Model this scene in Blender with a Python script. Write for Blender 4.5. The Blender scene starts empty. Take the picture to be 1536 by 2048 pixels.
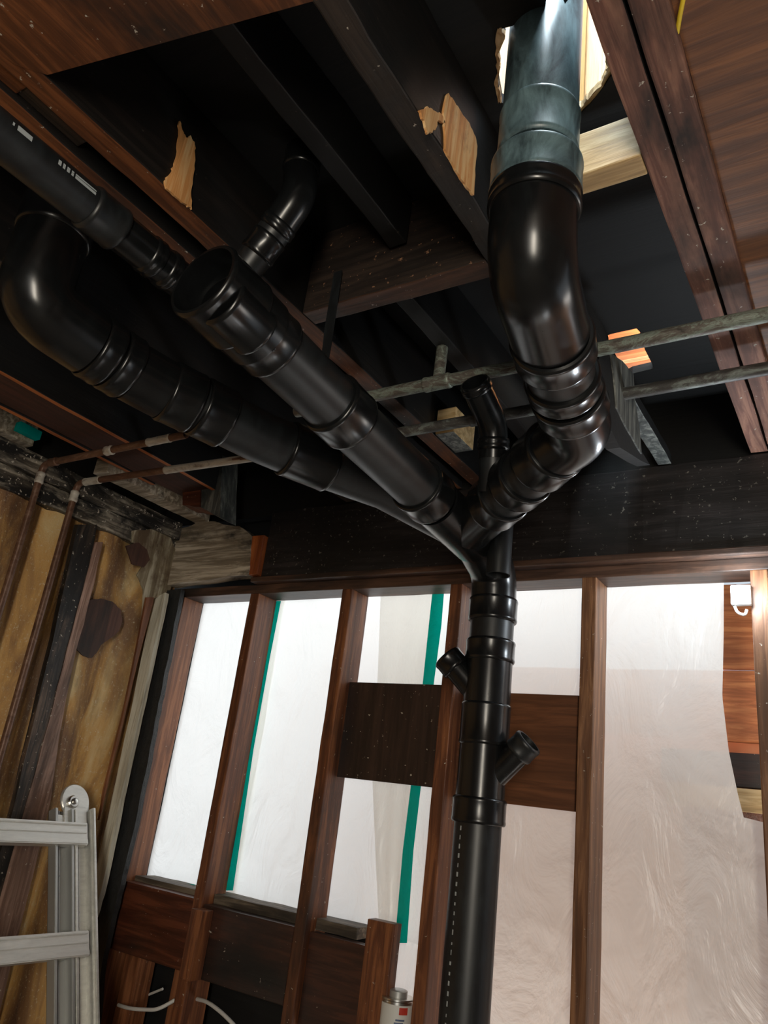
import bpy, bmesh, math, random
from mathutils import Vector, Matrix, noise
random.seed(7)
C = bpy.context.scene
COL = C.collection
H = 1.65                      # camera height above the floor; geometry is laid out relative to eye level

# ------------------------------------------------------------------ camera
F = 1528.485
def rot(a, b, c):
    return Matrix.Rotation(a, 3, 'Z') @ Matrix.Rotation(b, 3, 'X') @ Matrix.Rotation(c, 3, 'Y')
R = rot(6.00748340e-01, 3.60007140e-01, -1.27806080e-01)
rx, fw, up = R @ Vector((1,0,0)), R @ Vector((0,1,0)), R @ Vector((0,0,1))
cd = bpy.data.cameras.new('camera'); cam = bpy.data.objects.new('camera', cd); COL.objects.link(cam)
cd.sensor_fit = 'VERTICAL'; cd.sensor_height = 36; cd.lens = F/2048*36; cd.clip_start = .02
M = Matrix((( rx.x, up.x, -fw.x, 0), (rx.y, up.y, -fw.y, 0), (rx.z, up.z, -fw.z, H), (0,0,0,1)))
cam.matrix_world = M
C.camera = cam
C.view_settings.view_transform = 'Standard'; C.view_settings.look = 'None'
C.view_settings.gamma = 1; C.view_settings.exposure = 0.0
C.view_settings.use_curve_mapping = False

# ------------------------------------------------------------------ world and large lights
w = bpy.data.worlds.new('world'); C.world = w; w.use_nodes = True
bg = w.node_tree.nodes['Background']; bg.inputs[0].default_value = (.80,.90,1,1); bg.inputs[1].default_value = .8
def area(name, loc, target, sx, sy, power, col):
    l = bpy.data.lights.new(name, 'AREA'); l.shape = 'RECTANGLE'; l.size = sx; l.size_y = sy; l.energy = power; l.color = col
    o = bpy.data.objects.new(name, l); COL.objects.link(o)
    o.location = (loc[0], loc[1], loc[2]+H)
    d = Vector(target)-Vector(loc); o.rotation_euler = d.to_track_quat('-Z','Y').to_euler(); return o
area('daylight_beyond_plastic', (-.9, 3.9, .95), (-.9, 2.1, .0), 4.8, 1.6, 84, (.97,.98,1))
area('daylight_beyond_plastic_low', (-1.9, 3.3, -.5), (-1.5, 2.1, -.2), 3.4, 1.6, 7, (.95,.98,1))
area('daylight_upstairs', (-.25, .45, 2.3), (-.38, .85, 1.1), .7, .7, 150, (.80,.93,1))
area('added_low_fill', (-.5, 2.45, -1.45), (-.5, 2.12, -.3), 1.8, .25, 15, (.96,.99,1))  # lamp added below the view to brighten the lower plastic
area('added_siding_fill', (1.0, 2.38, .45), (-.4, 2.62, .35), .4, .9, 11, (1,.94,.86))  # unseen lamp added to light the siding and tan wall
area('doorway_light_behind', (.75, -1.5, .05), (-1.2, 1.6, .2), .26, 1.35, 42, (1,.90,.74))

# ------------------------------------------------------------------ picture geometry -> true planes
def ray(x, y): return rx*((x-768)/F) + fw + up*((1024-y)/F)
def onX(x, y, X): d = ray(x,y); return d*(X/d.x)
def onY(x, y, Y): d = ray(x,y); return d*(Y/d.y)
def onZ(x, y, Z): d = ray(x,y); return d*(Z/d.z)

# ------------------------------------------------------------------ materials
def newmat(name):
    m = bpy.data.materials.new(name); m.use_nodes = True
    nt = m.node_tree; b = nt.nodes['Principled BSDF']; return m, nt, b
def N(nt, t, **k):
    n = nt.nodes.new(t)
    for a, v in k.items():
        if isinstance(a, str) and hasattr(n, a): setattr(n, a, v)
    return n
def coords(nt, scale, rotz=(0,0,0)):
    tc = N(nt,'ShaderNodeTexCoord'); mp = N(nt,'ShaderNodeMapping')
    g = N(nt,'ShaderNodeNewGeometry')
    nt.links.new(g.outputs['Position'], mp.inputs[0]); mp.inputs['Scale'].default_value = scale; mp.inputs['Rotation'].default_value = rotz
    return mp.outputs[0]
def noise_t(nt, vec, s, detail=4, rough=.6, dist=0):
    n = N(nt,'ShaderNodeTexNoise'); n.inputs['Scale'].default_value = s; n.inputs['Detail'].default_value = detail
    n.inputs['Roughness'].default_value = rough; n.inputs['Distortion'].default_value = dist
    nt.links.new(vec, n.inputs['Vector']); return n.outputs['Fac']
def ramp(nt, fac, stops):
    r = N(nt,'ShaderNodeValToRGB'); e = r.color_ramp.elements
    while len(e) < len(stops): e.new(.5)
    for k,(p,c) in enumerate(stops): e[k].position = p; e[k].color = (*c,1) if len(c)==3 else c
    nt.links.new(fac, r.inputs[0]); return r.outputs['Color']
def mixc(nt, fac, a, b, mode='MIX'):
    m = N(nt,'ShaderNodeMix'); m.data_type = 'RGBA'; m.blend_type = mode
    for s, v in ((m.inputs[0],fac),(m.inputs[6],a),(m.inputs[7],b)):
        if hasattr(v,'is_linked'): nt.links.new(v, s)
        elif isinstance(v,(int,float)): s.default_value = v
        else: s.default_value = (*v,1)
    return m.outputs[2]
def bump(nt, b, h, strength=.3, dist=.004):
    n = N(nt,'ShaderNodeBump'); n.inputs['Strength'].default_value = strength; n.inputs['Distance'].default_value = dist
    nt.links.new(h, n.inputs['Height']); nt.links.new(n.outputs[0], b.inputs['Normal'])
def wood(name, light, dark, axis='Y', char=0.0, charcol=(.012,.011,.010), rough=.62, spots=0.0, cscale=2.2, spotcol=(.55,.5,.42)):
    m, nt, b = newmat(name)
    a = 'XYZ'.index(axis); sc = [1,1,1]; sc[a] = .07
    v = coords(nt, sc)
    n1 = noise_t(nt, v, 55, 5, .65, .6); n2 = noise_t(nt, v, 14, 3, .5, 1.2)
    c = ramp(nt, n1, [(.36,tuple(x*.7 for x in dark)),(.47,dark),(.60,light)])
    d2 = tuple(x*.55 for x in dark)
    k = ramp(nt, n2, [(.40,(0,0,0)),(.75,(.75,.75,.75))])
    c = mixc(nt, k, c, d2)
    sc2 = [1,1,1]; sc2[a] = .45
    v2 = coords(nt, sc2)
    if char > 0:
        n3 = noise_t(nt, v2, cscale, 6, .68, .4)
        t = .72-char*.5
        k = ramp(nt, n3, [(max(0,t-.06),(0,0,0)),(min(1,t+.10),(1,1,1))])
        c = mixc(nt, k, c, charcol)
    if spots > 0:
        n4 = noise_t(nt, coords(nt,(1,1,1)), 80, 5, .62)
        k = ramp(nt, n4, [(.70-spots*.16,(0,0,0)),(.73-spots*.16,(1,1,1))])
        c = mixc(nt, k, c, spotcol)
    nt.links.new(c, b.inputs['Base Color']); b.inputs['Roughness'].default_value = rough
    bump(nt, b, n1, .35, .003)
    return m
W_BROWN  = wood('brown_stud', (.27,.098,.036), (.14,.046,.019), 'Z', .24, rough=.5, spots=.12)
W_STUDR  = wood('tan_stud', (.29,.135,.060), (.155,.065,.028), 'Z', .18, rough=.5, spots=.15)
W_CORNER = wood('corner_stud', (.34,.135,.058), (.20,.072,.030), 'Z', .12, rough=.5, spots=.1)
W_PLATE  = wood('plate_wood', (.13,.065,.040), (.07,.035,.022), 'X', .35, rough=.5)
W_JOIST  = wood('red_joist', (.36,.175,.115), (.20,.085,.058), 'Y', .30, rough=.72, spots=.25)
W_JOISTL = wood('orange_joist', (.24,.080,.026), (.13,.042,.014), 'Y', .38, rough=.6, spots=.2)
W_ORSTRIP = wood('orange_edge', (.62,.20,.055), (.42,.12,.035), 'Y', .1, rough=.55)
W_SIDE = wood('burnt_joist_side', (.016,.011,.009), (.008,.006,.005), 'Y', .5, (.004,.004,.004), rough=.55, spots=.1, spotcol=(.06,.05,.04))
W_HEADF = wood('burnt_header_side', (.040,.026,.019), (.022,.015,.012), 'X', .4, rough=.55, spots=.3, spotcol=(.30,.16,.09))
W_CHARY  = wood('charred_joist', (.060,.040,.028), (.030,.020,.014), 'Y', .40, rough=.55, spots=.05)
W_CHARX  = wood('charred_block', (.10,.045,.025), (.05,.022,.012), 'X', .35, rough=.5, spots=.2)
W_BEAM   = wood('charred_beam', (.036,.030,.030), (.020,.017,.017), 'X', .4, rough=.42, spots=.35, spotcol=(.16,.15,.13))
W_SUB    = wood('charred_boards', (.007,.0065,.006), (.004,.004,.004), 'X', .5, (.004,.004,.004), rough=.7)
W_NEW    = wood('new_lumber', (.78,.58,.31), (.58,.38,.17), 'X', .0, rough=.6)
W_PLY    = wood('stained_plywood', (.25,.095,.028), (.15,.055,.017), 'X', .12, rough=.55, cscale=1.3)
W_PANELD = wood('dark_panel', (.050,.027,.020), (.032,.018,.014), 'Z', .25, rough=.42, spots=.2)
W_PANELR = wood('red_panel', (.20,.075,.030), (.15,.055,.022), 'X', .08, rough=.45)
W_REDBLK = wood('red_block', (.155,.045,.020), (.085,.024,.012), 'X', .25, rough=.4, spots=.12)
W_DKBLK  = wood('dark_block', (.075,.028,.017), (.045,.018,.012), 'X', .35, rough=.4, spots=.12)
W_SILL   = wood('weathered_sill', (.30,.24,.17), (.11,.085,.06), 'X', .45, rough=.7)
W_PALE   = wood('weathered_board', (.66,.57,.45), (.30,.24,.17), 'X', .30, rough=.75, cscale=7)
W_TOPL   = wood('soot_plate', (.52,.46,.37), (.12,.10,.075), 'Y', .50, rough=.5, cscale=9, spots=.5)
W_PALEZ = wood('peeling_plaster', (.62,.56,.42), (.30,.24,.15), 'Z', .42, (.12,.08,.045), rough=.6, cscale=14)
W_TRIM   = wood('painted_trim', (.82,.80,.68), (.62,.58,.46), 'Z', .10, (.10,.085,.06), rough=.6, cscale=6)
W_SPLINT = wood('splintered_wood', (.95,.66,.33), (.78,.36,.12), 'Z', .12, (.25,.08,.03), rough=.6, cscale=6)
W_NEWZ = wood('new_stud', (.85,.62,.30), (.68,.44,.17), 'Z', .0, rough=.6)
W_UP = wood('knotty_tan', (.70,.47,.26), (.50,.30,.14), 'Z', .12, (.35,.19,.09), rough=.6, cscale=8)
W_ORANGE = wood('orange_siding', (.80,.30,.10), (.58,.17,.05), 'X', .0, rough=.5)
W_GREY   = wood('soot_grey_board', (.27,.28,.25), (.10,.105,.10), 'Z', .32, (.03,.035,.035), rough=.55, cscale=9)
W_ORANGEEND = wood('orange_end_grain', (.48,.14,.035), (.30,.075,.02), 'Z', .15, rough=.5)
W_BATTEN = wood('sooty_batten', (.16,.11,.08), (.035,.030,.027), 'Z', .42, rough=.45, spots=.35, cscale=6)
W_PINK   = wood('pinkish_stud', (.50,.32,.25), (.26,.15,.11), 'Z', .2, rough=.5, spots=.3)

def simple(name, col, rough=.5, metal=0, spec=.5):
    m, nt, b = newmat(name); b.inputs['Base Color'].default_value = (*col,1); b.inputs['Roughness'].default_value = rough
    b.inputs['Metallic'].default_value = metal; b.inputs['Specular IOR Level'].default_value = spec; return m
def abs_mat(name, col, rough, dust_light=0.0, dcol=(.25,.33,.36)):
    m, nt, b = newmat(name)
    v = coords(nt, (1,1,.35)); n = noise_t(nt, v, 26, 6, .7, .5)
    k = ramp(nt, n, [(.45-dust_light*.12,(0,0,0)),(.85,(dust_light,dust_light,dust_light))])
    c = mixc(nt, k, col, dcol); nt.links.new(c, b.inputs['Base Color'])
    r = ramp(nt, n, [(.3,(rough,)*3),(.8,(rough+.07,)*3)]); nt.links.new(r, b.inputs['Roughness'])
    b.inputs['Specular IOR Level'].default_value = .55
    bump(nt, b, noise_t(nt, coords(nt,(1,1,1)), 90, 3, .5), .015, .001)
    return m
ABS   = abs_mat('black_abs', (.006,.0065,.007), .22, .02)
ABS_D = abs_mat('dull_black_abs', (.010,.011,.012), .38, .06)
ABS_T = abs_mat('daylit_dusty_abs', (.022,.034,.040), .33, .85, (.26,.41,.45))  # dusty tint also paints in the cyan daylight on the riser top
INNER = simple('pipe_inside', (.006,.006,.006), .5)
PRINT = simple('pipe_print', (.42,.46,.47), .6)

def copper_mat(name, cols, rough=.5, sc=30):
    m, nt, b = newmat(name); n = noise_t(nt, coords(nt,(.4,1,1)), sc, 6, .75, 1.0)
    c = ramp(nt, n, cols); nt.links.new(c, b.inputs['Base Color']); b.inputs['Roughness'].default_value = rough
    b.inputs['Metallic'].default_value = .25; bump(nt, b, n, .5, .003); return m
CU_GREEN = copper_mat('verdigris_copper', [(.30,(.05,.042,.036)),(.46,(.15,.13,.11)),(.52,(.26,.31,.26)),(.60,(.10,.09,.075)),(.75,(.33,.40,.34))])
CU_DARK  = copper_mat('sooty_copper', [(.30,(.030,.028,.026)),(.50,(.09,.085,.08)),(.60,(.22,.25,.23)),(.75,(.05,.045,.04))])
CU_BROWN = copper_mat('brown_copper', [(.30,(.07,.032,.020)),(.50,(.15,.075,.045)),(.62,(.21,.12,.08)),(.74,(.50,.45,.38))], .42, 24)
CU_PEEL  = copper_mat('peeling_copper', [(.30,(.12,.07,.05)),(.44,(.50,.45,.38)),(.75,(.70,.66,.58))], .6, 30)
ALU, _nt, _b = newmat('scuffed_aluminium')
_n = noise_t(_nt, coords(_nt,(1,.15,1)), 60, 5, .7); _nt.links.new(ramp(_nt,_n,[(.3,(.62,.62,.59)),(.7,(.84,.84,.80))]), _b.inputs['Base Color'])
_b.inputs['Metallic'].default_value = .55; _nt.links.new(ramp(_nt,_n,[(.3,(.32,)*3),(.7,(.52,)*3)]), _b.inputs['Roughness'])
ALU_D = simple('dull_steel', (.50,.51,.50), .45, .6)
STEEL = simple('bright_steel', (.65,.65,.62), .28, 1)
BLACK = simple('black_hole', (.01,.01,.01), .6)
CABLE = simple('white_cable', (.75,.75,.72), .45)
YELL  = simple('yellow_cord', (.85,.62,.03), .5)
PLASTER_G = simple('glue_flecks', (.62,.60,.55), .5)
LABELW = simple('white_label', (.72,.72,.68), .5); LABELR = simple('red_label', (.55,.05,.03), .5); LABELB = simple('blue_label', (.10,.14,.25), .5)
TAR, _nt, _b = newmat('black_tar_felt'); _n = noise_t(_nt, coords(_nt,(1,1,.6)), 60, 5, .7)
_nt.links.new(ramp(_nt,_n,[(.3,(.010,.011,.012)),(.72,(.03,.032,.033)),(.8,(.16,.17,.16))]), _b.inputs['Base Color']); _b.inputs['Roughness'].default_value=.5; bump(_nt,_b,_n,.7,.006)
FOIL, _nt, _b = newmat('crinkled_brown_foil'); _n = noise_t(_nt, coords(_nt,(1,1,1)), 45, 5, .75, 2)
_nt.links.new(ramp(_nt,_n,[(.35,(.22,.08,.05)),(.6,(.42,.17,.10)),(.7,(.9,.75,.65))]), _b.inputs['Base Color']); _b.inputs['Roughness'].default_value=.3; bump(_nt,_b,_n,1,.02)
CONC, _nt, _b = newmat('concrete_floor'); _n = noise_t(_nt, coords(_nt,(1,1,1)), 6, 6, .7)
_nt.links.new(ramp(_nt,_n,[(.3,(.16,.14,.12)),(.7,(.27,.25,.22))]), _b.inputs['Base Color']); _b.inputs['Roughness'].default_value=.8
ROOMW = simple('dim_room_wall', (.14,.09,.06), .8)

# golden sheathing of the left wall: stains, and fold shade painted as streaks
SHEATH, _nt, _b = newmat('stained_shaded_sheathing')
_v = coords(_nt,(1,1,.22)); _n1 = noise_t(_nt,_v,8,6,.6,.8); _n2 = noise_t(_nt, coords(_nt,(1,1,.8)), 105, 6, .78); _n3 = noise_t(_nt, coords(_nt,(1,1,.5)), 3.2, 5, .65, .6)
_c = ramp(_nt,_n1,[(.30,(.11,.055,.035)),(.43,(.30,.155,.060)),(.54,(.64,.36,.11)),(.70,(.78,.60,.30))])
_c = mixc(_nt, ramp(_nt,_n3,[(.54,(0,0,0)),(.68,(.8,.8,.8))]), _c, (.17,.09,.055))
_c = mixc(_nt, ramp(_nt,_n2,[(.57,(0,0,0)),(.66,(.85,.85,.85))]), _c, (.75,.66,.46))
_nt.links.new(_c,_b.inputs['Base Color']); _b.inputs['Roughness'].default_value=.38; bump(_nt,_b,_n2,.6,.005)

# milky polyethylene sheet: lets a little through, glows with the daylight behind it
def poly_mat(name, tint, transp):
    m = bpy.data.materials.new(name); m.use_nodes = True; nt = m.node_tree; nt.nodes.clear()
    out = N(nt,'ShaderNodeOutputMaterial'); tr = N(nt,'ShaderNodeBsdfTranslucent'); df = N(nt,'ShaderNodeBsdfDiffuse'); gl = N(nt,'ShaderNodeBsdfGlossy'); tp = N(nt,'ShaderNodeBsdfTransparent')
    tr.inputs[0].default_value = (*tint,1); df.inputs[0].default_value = (*tint,1); gl.inputs['Roughness'].default_value = .28; tp.inputs[0].default_value=(*tint,1)
    n1 = noise_t(nt, coords(nt,(1,1,.55),(0,.6,0)), 7, 5, .55, .9)
    n2 = noise_t(nt, coords(nt,(1,1,1)), 2.2, 3, .5, .8)
    ad = N(nt,'ShaderNodeMath'); ad.operation='MULTIPLY_ADD'; nt.links.new(n2,ad.inputs[0]); ad.inputs[1].default_value=1.5; nt.links.new(n1,ad.inputs[2])
    bp = N(nt,'ShaderNodeBump'); bp.inputs['Strength'].default_value=.6; bp.inputs['Distance'].default_value=.035; nt.links.new(ad.outputs[0],bp.inputs['Height'])
    for s in (tr,df,gl): nt.links.new(bp.outputs[0], s.inputs['Normal'])
    m1 = N(nt,'ShaderNodeMixShader'); m1.inputs[0].default_value=.38; nt.links.new(tr.outputs[0],m1.inputs[1]); nt.links.new(df.outputs[0],m1.inputs[2])
    m2 = N(nt,'ShaderNodeMixShader'); m2.inputs[0].default_value=transp; nt.links.new(m1.outputs[0],m2.inputs[1]); nt.links.new(tp.outputs[0],m2.inputs[2])
    m3 = N(nt,'ShaderNodeMixShader'); m3.inputs[0].default_value=.03; nt.links.new(m2.outputs[0],m3.inputs[1]); nt.links.new(gl.outputs[0],m3.inputs[2])
    nt.links.new(m3.outputs[0], out.inputs[0]); return m
POLY = poly_mat('milky_plastic', (.94,.93,.89), .16)
TEAL = poly_mat('teal_tape', (.0,.62,.56), .0)
def emit(name, col, s):
    m = bpy.data.materials.new(name); m.use_nodes = True; nt = m.node_tree; nt.nodes.clear()
    o = N(nt,'ShaderNodeOutputMaterial'); e = N(nt,'ShaderNodeEmission'); e.inputs[0].default_value=(*col,1); e.inputs[1].default_value=s; nt.links.new(e.outputs[0],o.inputs[0]); return m
LAMP = emit('lit_lamp_face', (.85,.95,1), 22)

# ------------------------------------------------------------------ mesh helpers
def fix(bm, merge=True):
    bmesh.ops.recalc_face_normals(bm, faces=bm.faces)
def obj(name, bm, mats, parent=None, smooth=False, angle=35):
    fix(bm)
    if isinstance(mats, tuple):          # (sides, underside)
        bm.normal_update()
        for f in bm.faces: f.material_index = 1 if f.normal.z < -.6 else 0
    off = Vector(parent.get('_o', (0,0,0))) if parent else Vector((0,0,0))
    for v in bm.verts: v.co = v.co + Vector((0,0,H)) - off
    me = bpy.data.meshes.new(name)
    if smooth:
        for f in bm.faces: f.smooth = True
        for e in bm.edges:
            if len(e.link_faces) == 2 and e.calc_face_angle(0) > math.radians(angle): e.smooth = False
    bm.to_mesh(me); bm.free()
    for m in (mats if isinstance(mats,(list,tuple)) else [mats]): me.materials.append(m)
    o = bpy.data.objects.new(name, me); COL.objects.link(o)
    if parent: o.parent = parent; o['_o'] = tuple(off)
    return o
def tag(o, label, cat=None, group=None, kind=None):
    if label: o['label'] = label
    if cat: o['category'] = cat
    if group: o['group'] = group
    if kind: o['kind'] = kind
    return o
def thing(name, label, cat, loc, group=None):
    o = bpy.data.objects.new(name, None); COL.objects.link(o); l = (loc[0],loc[1],loc[2]+H)
    o.location = l; o['_o'] = l; o.empty_display_size = .05
    return tag(o, label, cat, group)
def struct(name, bm, m, label=None, parent=None, smooth=False):
    o = obj(name, bm, m, parent, smooth)
    if not parent: o['kind'] = 'structure'
    return o
def add_box(bm, x0, x1, y0, y1, z0, z1, bev=.002, mi=0):
    vs = [bm.verts.new(p) for p in ((x0,y0,z0),(x1,y0,z0),(x1,y1,z0),(x0,y1,z0),(x0,y0,z1),(x1,y0,z1),(x1,y1,z1),(x0,y1,z1))]
    fs = [bm.faces.new([vs[i] for i in q]) for q in ((0,3,2,1),(4,5,6,7),(0,1,5,4),(1,2,6,5),(2,3,7,6),(3,0,4,7))]
    for f in fs: f.material_index = mi
    if bev:
        es = list({e for f in fs for e in f.edges}); bmesh.ops.bevel(bm, geom=es, offset=bev, segments=2, affect='EDGES', profile=.6)
    return bm
def box(*a, **k): return add_box(bmesh.new(), *a, **k)
def lumber(x0, x1, y0, y1, z0, z1, axis, jit=.0016, step=.05, bev=.003):
    """sawn timber: slightly wavy faces and worn arrises"""
    bm = box(x0,x1,y0,y1,z0,z1, bev=bev)
    a = 'XYZ'.index(axis); lo = (x0,y0,z0)[a]; hi = (x1,y1,z1)[a]
    n = max(2, int((hi-lo)/step))
    for k in range(1, n):
        p = [0,0,0]; p[a] = lo+(hi-lo)*k/n; nn = [0,0,0]; nn[a] = 1
        bmesh.ops.bisect_plane(bm, geom=bm.verts[:]+bm.edges[:]+bm.faces[:], plane_co=p, plane_no=nn)
    s = random.random()*50
    for v in bm.verts:
        q = noise.noise_vector(Vector(v.co)*7+Vector((s,s,s)))+.5*noise.noise_vector(Vector(v.co)*23+Vector((s,0,s)))
        q[a] *= .3; v.co += q*jit
    return bm
def prism(pts, d):
    """extrude a planar outline by vector d"""
    bm = bmesh.new(); d = Vector(d)
    a = [bm.verts.new(p) for p in pts]; b = [bm.verts.new(Vector(p)+d) for p in pts]
    bm.faces.new(a); bm.faces.new(b[::-1])
    for i in range(len(a)): j=(i+1)%len(a); bm.faces.new((a[i],b[i],b[j],a[j]))
    return bm
def rough_outline(pts, amp, n=5, seed=0):
    rnd = random.Random(seed); out = []
    for i in range(len(pts)):
        p, q = Vector(pts[i]), Vector(pts[(i+1)%len(pts)]); e = q-p
        for k in range(n):
            t = k/n; out.append(p+e*t+(Vector([rnd.uniform(-amp,amp) for _ in range(3)]) if k else Vector((0,0,0))))
    return out
def flat(pts, axis, val):
    out = []
    for p in pts:
        p = Vector(p); p[axis] = val; out.append(p)
    return out
def frame(d):
    d = Vector(d).normalized(); h = Vector((0,0,1)) if abs(d.z) < .9 else Vector((0,1,0))
    u = d.cross(h).normalized(); return d, u, d.cross(u).normalized()
def lathe(bm, prof, A, d, seg=48, mi=0, closed=False):
    """prof: (distance along d, radius) rings; open tube unless the radius reaches 0"""
    A = Vector(A); d,u,v = frame(d); rings = []
    for s, r in prof:
        if r < 1e-5: rings.append([bm.verts.new(A+d*s)])
        else: rings.append([bm.verts.new(A+d*s+(u*math.cos(2*math.pi*k/seg)+v*math.sin(2*math.pi*k/seg))*r) for k in range(seg)])
    pr = list(zip(rings[:-1], rings[1:]))
    if closed: pr.append((rings[-1], rings[0]))
    for a, b in pr:
        for k in range(seg):
            j = (k+1)%seg
            if len(a)==1 and len(b)==1: continue
            if len(a)==1: f = bm.faces.new((a[0], b[k], b[j]))
            elif len(b)==1: f = bm.faces.new((a[k], b[0], a[j]))
            else: f = bm.faces.new((a[k], b[k], b[j], a[j]))
            f.material_index = mi
    return bm
def bend(pts, rad, n=12):
    """round the corners of a polyline"""
    P = [Vector(p) for p in pts]; out = [P[0]]
    for i in range(1, len(P)-1):
        r = rad[i-1] if isinstance(rad,(list,tuple)) else rad
        a = (P[i-1]-P[i]); b = (P[i+1]-P[i]); t = min(r, a.length*.49, b.length*.49) if r else 0
        if t <= 0: out.append(P[i]); continue
        p0 = P[i]+a.normalized()*t; p2 = P[i]+b.normalized()*t
        for k in range(n+1):
            s = k/n; out.append(p0*(1-s)**2+P[i]*2*s*(1-s)+p2*s*s)
    out.append(P[-1]); return out
def tube(bm, path, r, seg=40, wall=.005, mi=0, open_ends=True):
    """hollow pipe swept along a path"""
    path = [Vector(p) for p in path]; n = len(path)
    T = [(path[min(i+1,n-1)]-path[max(i-1,0)]).normalized() for i in range(n)]
    _, u, v = frame(T[0]); rings = []; rin = []
    for i in range(n):
        if i:
            q = T[i-1].rotation_difference(T[i]); u = q@u
        u = (u - T[i]*u.dot(T[i])).normalized(); v = T[i].cross(u)
        rr = r[i] if isinstance(r,(list,tuple)) else r
        rings.append([bm.verts.new(path[i]+(u*math.cos(2*math.pi*k/seg)+v*math.sin(2*math.pi*k/seg))*rr) for k in range(seg)])
        if wall: rin.append([bm.verts.new(path[i]+(u*math.cos(2*math.pi*k/seg)+v*math.sin(2*math.pi*k/seg))*(rr-wall)) for k in range(seg)])
    def band(a, b):
        for k in range(seg):
            j=(k+1)%seg; f = bm.faces.new((a[k],b[k],b[j],a[j])); f.material_index = mi
    for a, b in zip(rings[:-1], rings[1:]): band(a, b)
    if wall:
        for a, b in zip(rin[:-1], rin[1:]): band(b, a)
        band(rin[0], rings[0]); band(rings[-1], rin[-1])
    else:
        bm.faces.new(rings[0]); bm.faces.new(rings[-1][::-1])
    return bm
R4, H4, B4 = .0572, .0655, .0605
R2, H2, B2 = .0302, .0365, .0325
def hub(A, B, r=H4, bore=None, lip=.0012):
    """socket collar from A to B with rolled lips, open bore"""
    A, B = Vector(A), Vector(B); L = (B-A).length; bore = bore or r-.008
    bm = bmesh.new(); c = .003
    lathe(bm, [(0,bore),(0,r-c),(c*.6,r-.0008),(c*1.6,r+lip*.4),(c*3,r+lip*.4),(c*4,r-.0004),(L-c*4,r-.0004),(L-c*3,r+lip*.4),(L-c*1.6,r+lip*.4),(L-c*.6,r-.0008),(L,r-c),(L,bore)], A, B-A, closed=True)
    return bm
def P(name, bm, m, par, label=None):
    o = obj(name, bm, m, par, smooth=True)
    if label: o['label'] = label
    return o
def lerp(a, b, t): return Vector(a)*(1-t)+Vector(b)*t

# ================================================================== STRUCTURE
struct('floor', box(-4.2,2.6,-3.2,4.4,-1.75,-1.65,bev=0), CONC)
# enclosing walls of the basement behind the camera
struct('wall_right', box(2.3,2.4,-2.6,2.1,-1.65,1.3,bev=0), ROOMW)
bm = bmesh.new(); add_box(bm,-2.4,.35,-2.3,-2.2,-1.65,1.3,bev=0); add_box(bm,1.6,2.4,-2.3,-2.2,-1.65,1.3,bev=0); add_box(bm,.35,1.6,-2.3,-2.2,.95,1.3,bev=0)
struct('wall_front', bm, ROOMW)

# left wall: sheathing with slow vertical folds
bm = bmesh.new(); ny, nz = 240, 60; g = []
for i in range(ny+1):
    y = -2.2 + (2.0+2.2)*i/ny; row = []
    for k in range(nz+1):
        z = -1.65 + (.86+1.65)*k/nz
        x = -2.312 + .016*math.sin(y*31+.5*math.sin(z*2)) + .010*noise.noise(Vector((y*7, z*2, 1)))
        row.append(bm.verts.new((x,y,z)))
    g.append(row)
for i in range(ny):
    for k in range(nz): bm.faces.new((g[i][k],g[i+1][k],g[i+1][k+1],g[i][k+1]))
r = bmesh.ops.extrude_face_region(bm, geom=bm.faces[:]); bmesh.ops.translate(bm, vec=(-.03,0,0), verts=[v for v in r['geom'] if isinstance(v,bmesh.types.BMVert)])
struct('wall_left', bm, SHEATH, smooth=True)

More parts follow.
